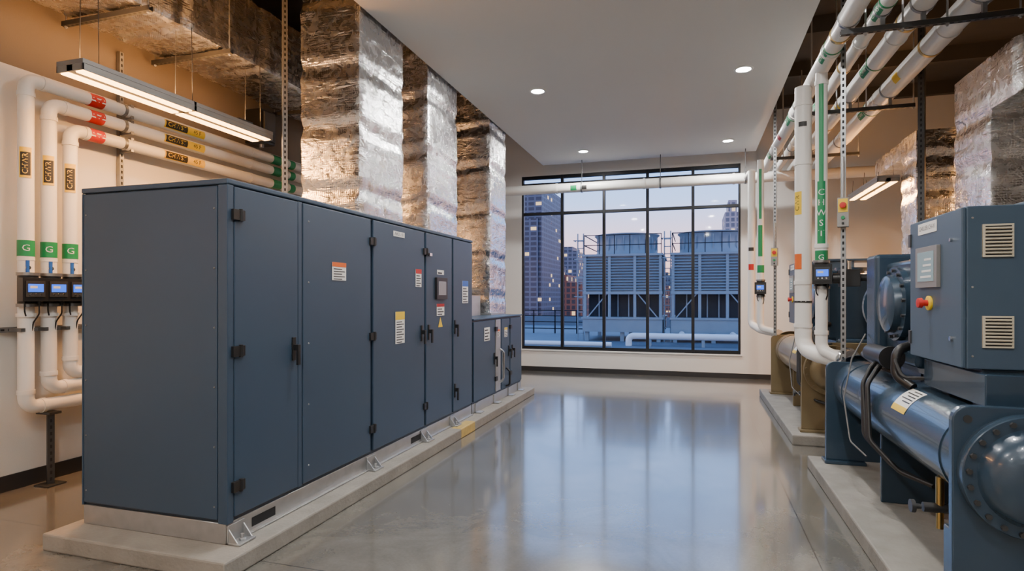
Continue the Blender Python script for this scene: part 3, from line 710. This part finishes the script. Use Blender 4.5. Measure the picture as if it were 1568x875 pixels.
    b.done('panel_controls',E,.0015,1)
    return E
chiller(3.19,2.74,CBLUE,PANELB,.33,1.35,CBLUE)
chiller(7.16,2.70,CTAN,PANELB,1.25,.15,CBLUE)

# ---------------------------------------------------------------- outdoors
simple('roof_terrace',[(-30,20,YB+.2,34,-.4,-.05)],TERR)
b=MB()
for x in [-12+i*1.0 for i in range(8)]: b.box(x-.03,x+.03,26,26.05,-.05,1.0,TOWERD)
for z in (.15,.45,.72,.97): b.box(-12,-4.6,26,26.04,z,z+.045,TOWERD)
b.box(-30,20,33.6,33.9,-.05,.45,TERR); b.done('roof_railing')
def tower(x0,x1):
    E=empty('cooling_tower'); b=MB(); y0,y1=22,25.4; xc=(x0+x1)/2; yc=(y0+y1)/2
    zb,zm,zt=.80,1.78,3.12
    b.box(x0,x1,y0+.12,y1,zm,zt,TOWER); b.box(x0-.06,x1+.06,y0-.05,y1+.06,zt,zt+.08,TOWER); b.box(x0-.04,x1+.04,y0-.03,y1,zm-.08,zm+.03,TOWER)
    b.box(x0+.1,x1-.1,y0+.5,y1,zb,zm,TOWERD); b.box(x0-.04,x1+.04,y0-.1,y1,zb-.5,zb,TOWER); b.box(x0-.08,x1+.08,y0-.14,y1,zb-.02,zb+.05,TOWER)
    for x in (x0+.03,x0+.95,x1-.95,x1-.03): b.box(x-.05,x+.05,y0,y0+.1,zb,zt,TOWER)
    n=12
    for i in range(n):
        z=zm+.06+(zt-zm-.08)*i/n
        b.M=Matrix.Translation((xc,y0+.04,z+.04))@Matrix.Rotation(math.radians(40),4,'X'); b.box(-(x1-x0)/2,(x1-x0)/2,-.055,.055,-.006,.006,TOWER); b.M=Matrix.Identity(4)
    for i in range(n):
        z=zm+.06+(zt-zm-.08)*i/n
        b.box(x0-.04,x0,y0+.1,y1,z,z+.03,TOWER)
    b.bar((x0+.1,y0+.05,zb),(x0+.9,y0+.05,zm),.04,TOWER); b.bar((x1-.1,y0+.05,zb),(x1-.9,y0+.05,zm),.04,TOWER)
    for x in (x0+.5,xc-.2,xc+.2,x1-.5): b.box(x-.02,x+.02,y0+.45,y0+.5,zb,zm,TOWER)
    for x in (x0+.1,xc,x1-.1):
        for y in (y0+.1,y1-.2): b.box(x-.07,x+.07,y-.07,y+.07,-.05,zb-.1,TOWER)
    b.done('casing',E)
    b=MB(); b.lathe((xc,yc,zt+.08),(0,0,1),[(0,1.22),(.12,1.2),(.3,1.13),(.55,1.13),(.74,1.2),(.80,1.27),(.83,1.27),(.83,1.2),(.3,1.05)],TOWER,48)
    for i in range(24):
        t=2*math.pi*i/24; c=V((xc+1.17*math.cos(t),yc+1.17*math.sin(t),zt+.08)); b.cyl(c,c+V((0,0,.78)),.02,TOWER,6)
    b.lathe((xc,yc,zt+.82),(0,0,1),[(0,1.2),(.002,.0)],TOWERD,32)
    for z in (zt+.40,zt+.78):
        b.box(x0,x1,y0,y0+.03,z,z+.03,TOWERD); b.box(x0,x0+.03,y0,y1,z,z+.03,TOWERD)
    for i in range(6):
        x=x0+(x1-x0)*i/5; b.box(x-.015,x+.015,y0,y0+.03,zt,zt+.8,TOWERD)
    b.done('fan_stack',E)
    b=MB()
    for x in (x0-.28,x0-.06): b.box(x-.02,x+.02,y0+.2,y0+.24,-.05,zt+.9,TOWER)
    for k in range(14): b.box(x0-.28,x0-.06,y0+.2,y0+.23,.2+k*.27,.23+k*.27,TOWER)
    for k in range(4):
        z=1.6+k*.7; b.box(x0-.36,x0,y0-.25,y0-.22,z,z+.03,TOWER); b.box(x0-.36,x0-.33,y0-.25,y0+.2,z,z+.03,TOWER)
    b.done('ladder',E)
tower(-3.95,-1.12); tower(-.74,2.09)
b=MB()
b.sweep([(-2.1,20.2,-.05),(-2.1,20.2,.28),(6,20.2,.28)],.11,WHITEP,.2,16); b.sweep([(-6,19.6,.02),(-2.6,19.6,.02)],.08,WHITEP,.2,16)
b.sweep([(-.4,20.2,.28),(-.4,21.8,.28)],.1,WHITEP,.2,14); b.sweep([(1.3,20.2,.28),(1.3,21.8,.28)],.1,WHITEP,.2,14)
for x in (-1.4,.3,2): b.box(x-.05,x+.05,20.1,20.3,-.05,.18,TOWER)
b.done('outdoor_condenser_piping')
b=MB(); b.box(-36,-22.9,90,104,-30,19.5,FGLASS); b.box(-27,-23.4,89.5,90,-30,14,FGLASS); b.done('high_rise_building')
b=MB(); b.box(-46,-38.2,200,215,-30,17.5,FGREY); b.box(-43,-40,200,214,17.5,19,FGREY); b.done('high_rise_building')
b=MB(); b.box(-50,-47.2,205,215,-30,13,FPALE); b.box(-49,-48.2,206,210,13,15,FPALE); b.done('high_rise_building')
b=MB(); b.box(-30.5,-22,120,135,-30,4.6,FBRICK); b.box(-29,-25,120,130,4.6,6.2,FBRICK); b.box(-27,-26,121,123,6.2,8,FGREY); b.done('brick_building')
b=MB(); b.box(7.2,12,150,165,-30,22,FPALE); b.box(8,10,151,160,22,25,FPALE); b.done('high_rise_building')
b=MB()
for i in range(110):
    y=random.uniform(230,420); x=random.uniform(-.42,.25)*y; w=random.uniform(6,16); b.box(x,x+w,y,y+w,-31,random.uniform(-4,22)*y/300,random.choice([FGREY,FPALE,FBRICK,FGREY]))
b.done('city_buildings')
simple('city_ground',[(-400,400,34,800,-32,-30)],TERR)

# ---------------------------------------------------------------- sky
w=bpy.data.worlds.new('dusk_sky'); scene.world=w; w.use_nodes=True; N=w.node_tree.nodes; L=w.node_tree.links
bg=N.get('Background'); tc=N.new('ShaderNodeTexCoord'); sp=N.new('ShaderNodeSeparateXYZ'); cr=N.new('ShaderNodeValToRGB')
L.new(tc.outputs['Generated'],sp.inputs[0]); L.new(sp.outputs[2],cr.inputs[0]); L.new(cr.outputs[0],bg.inputs[0])
e=cr.color_ramp.elements; e[0].position=0; e[0].color=(.74,.38,.28,1); e[1].position=1; e[1].color=(.10,.22,.55,1)
for p,c in ((.06,(.72,.42,.42,1)),(.105,(.58,.46,.60,1)),(.155,(.34,.45,.76,1)),(.22,(.23,.41,.80,1)),(.5,(.17,.33,.72,1))):
    q=e.new(p); q.color=c
bg.inputs[1].default_value=3.3

# ---------------------------------------------------------------- camera
cd=bpy.data.cameras.new('camera'); cam=bpy.data.objects.new('camera',cd); COL.objects.link(cam)
cam.location=(0,0,1.6); cam.rotation_euler=(math.radians(90),0,math.radians(17.17))
cd.sensor_width=36; cd.lens=20.66; cd.shift_y=.0112; cd.clip_end=2000; cd.clip_start=.05
scene.camera=cam
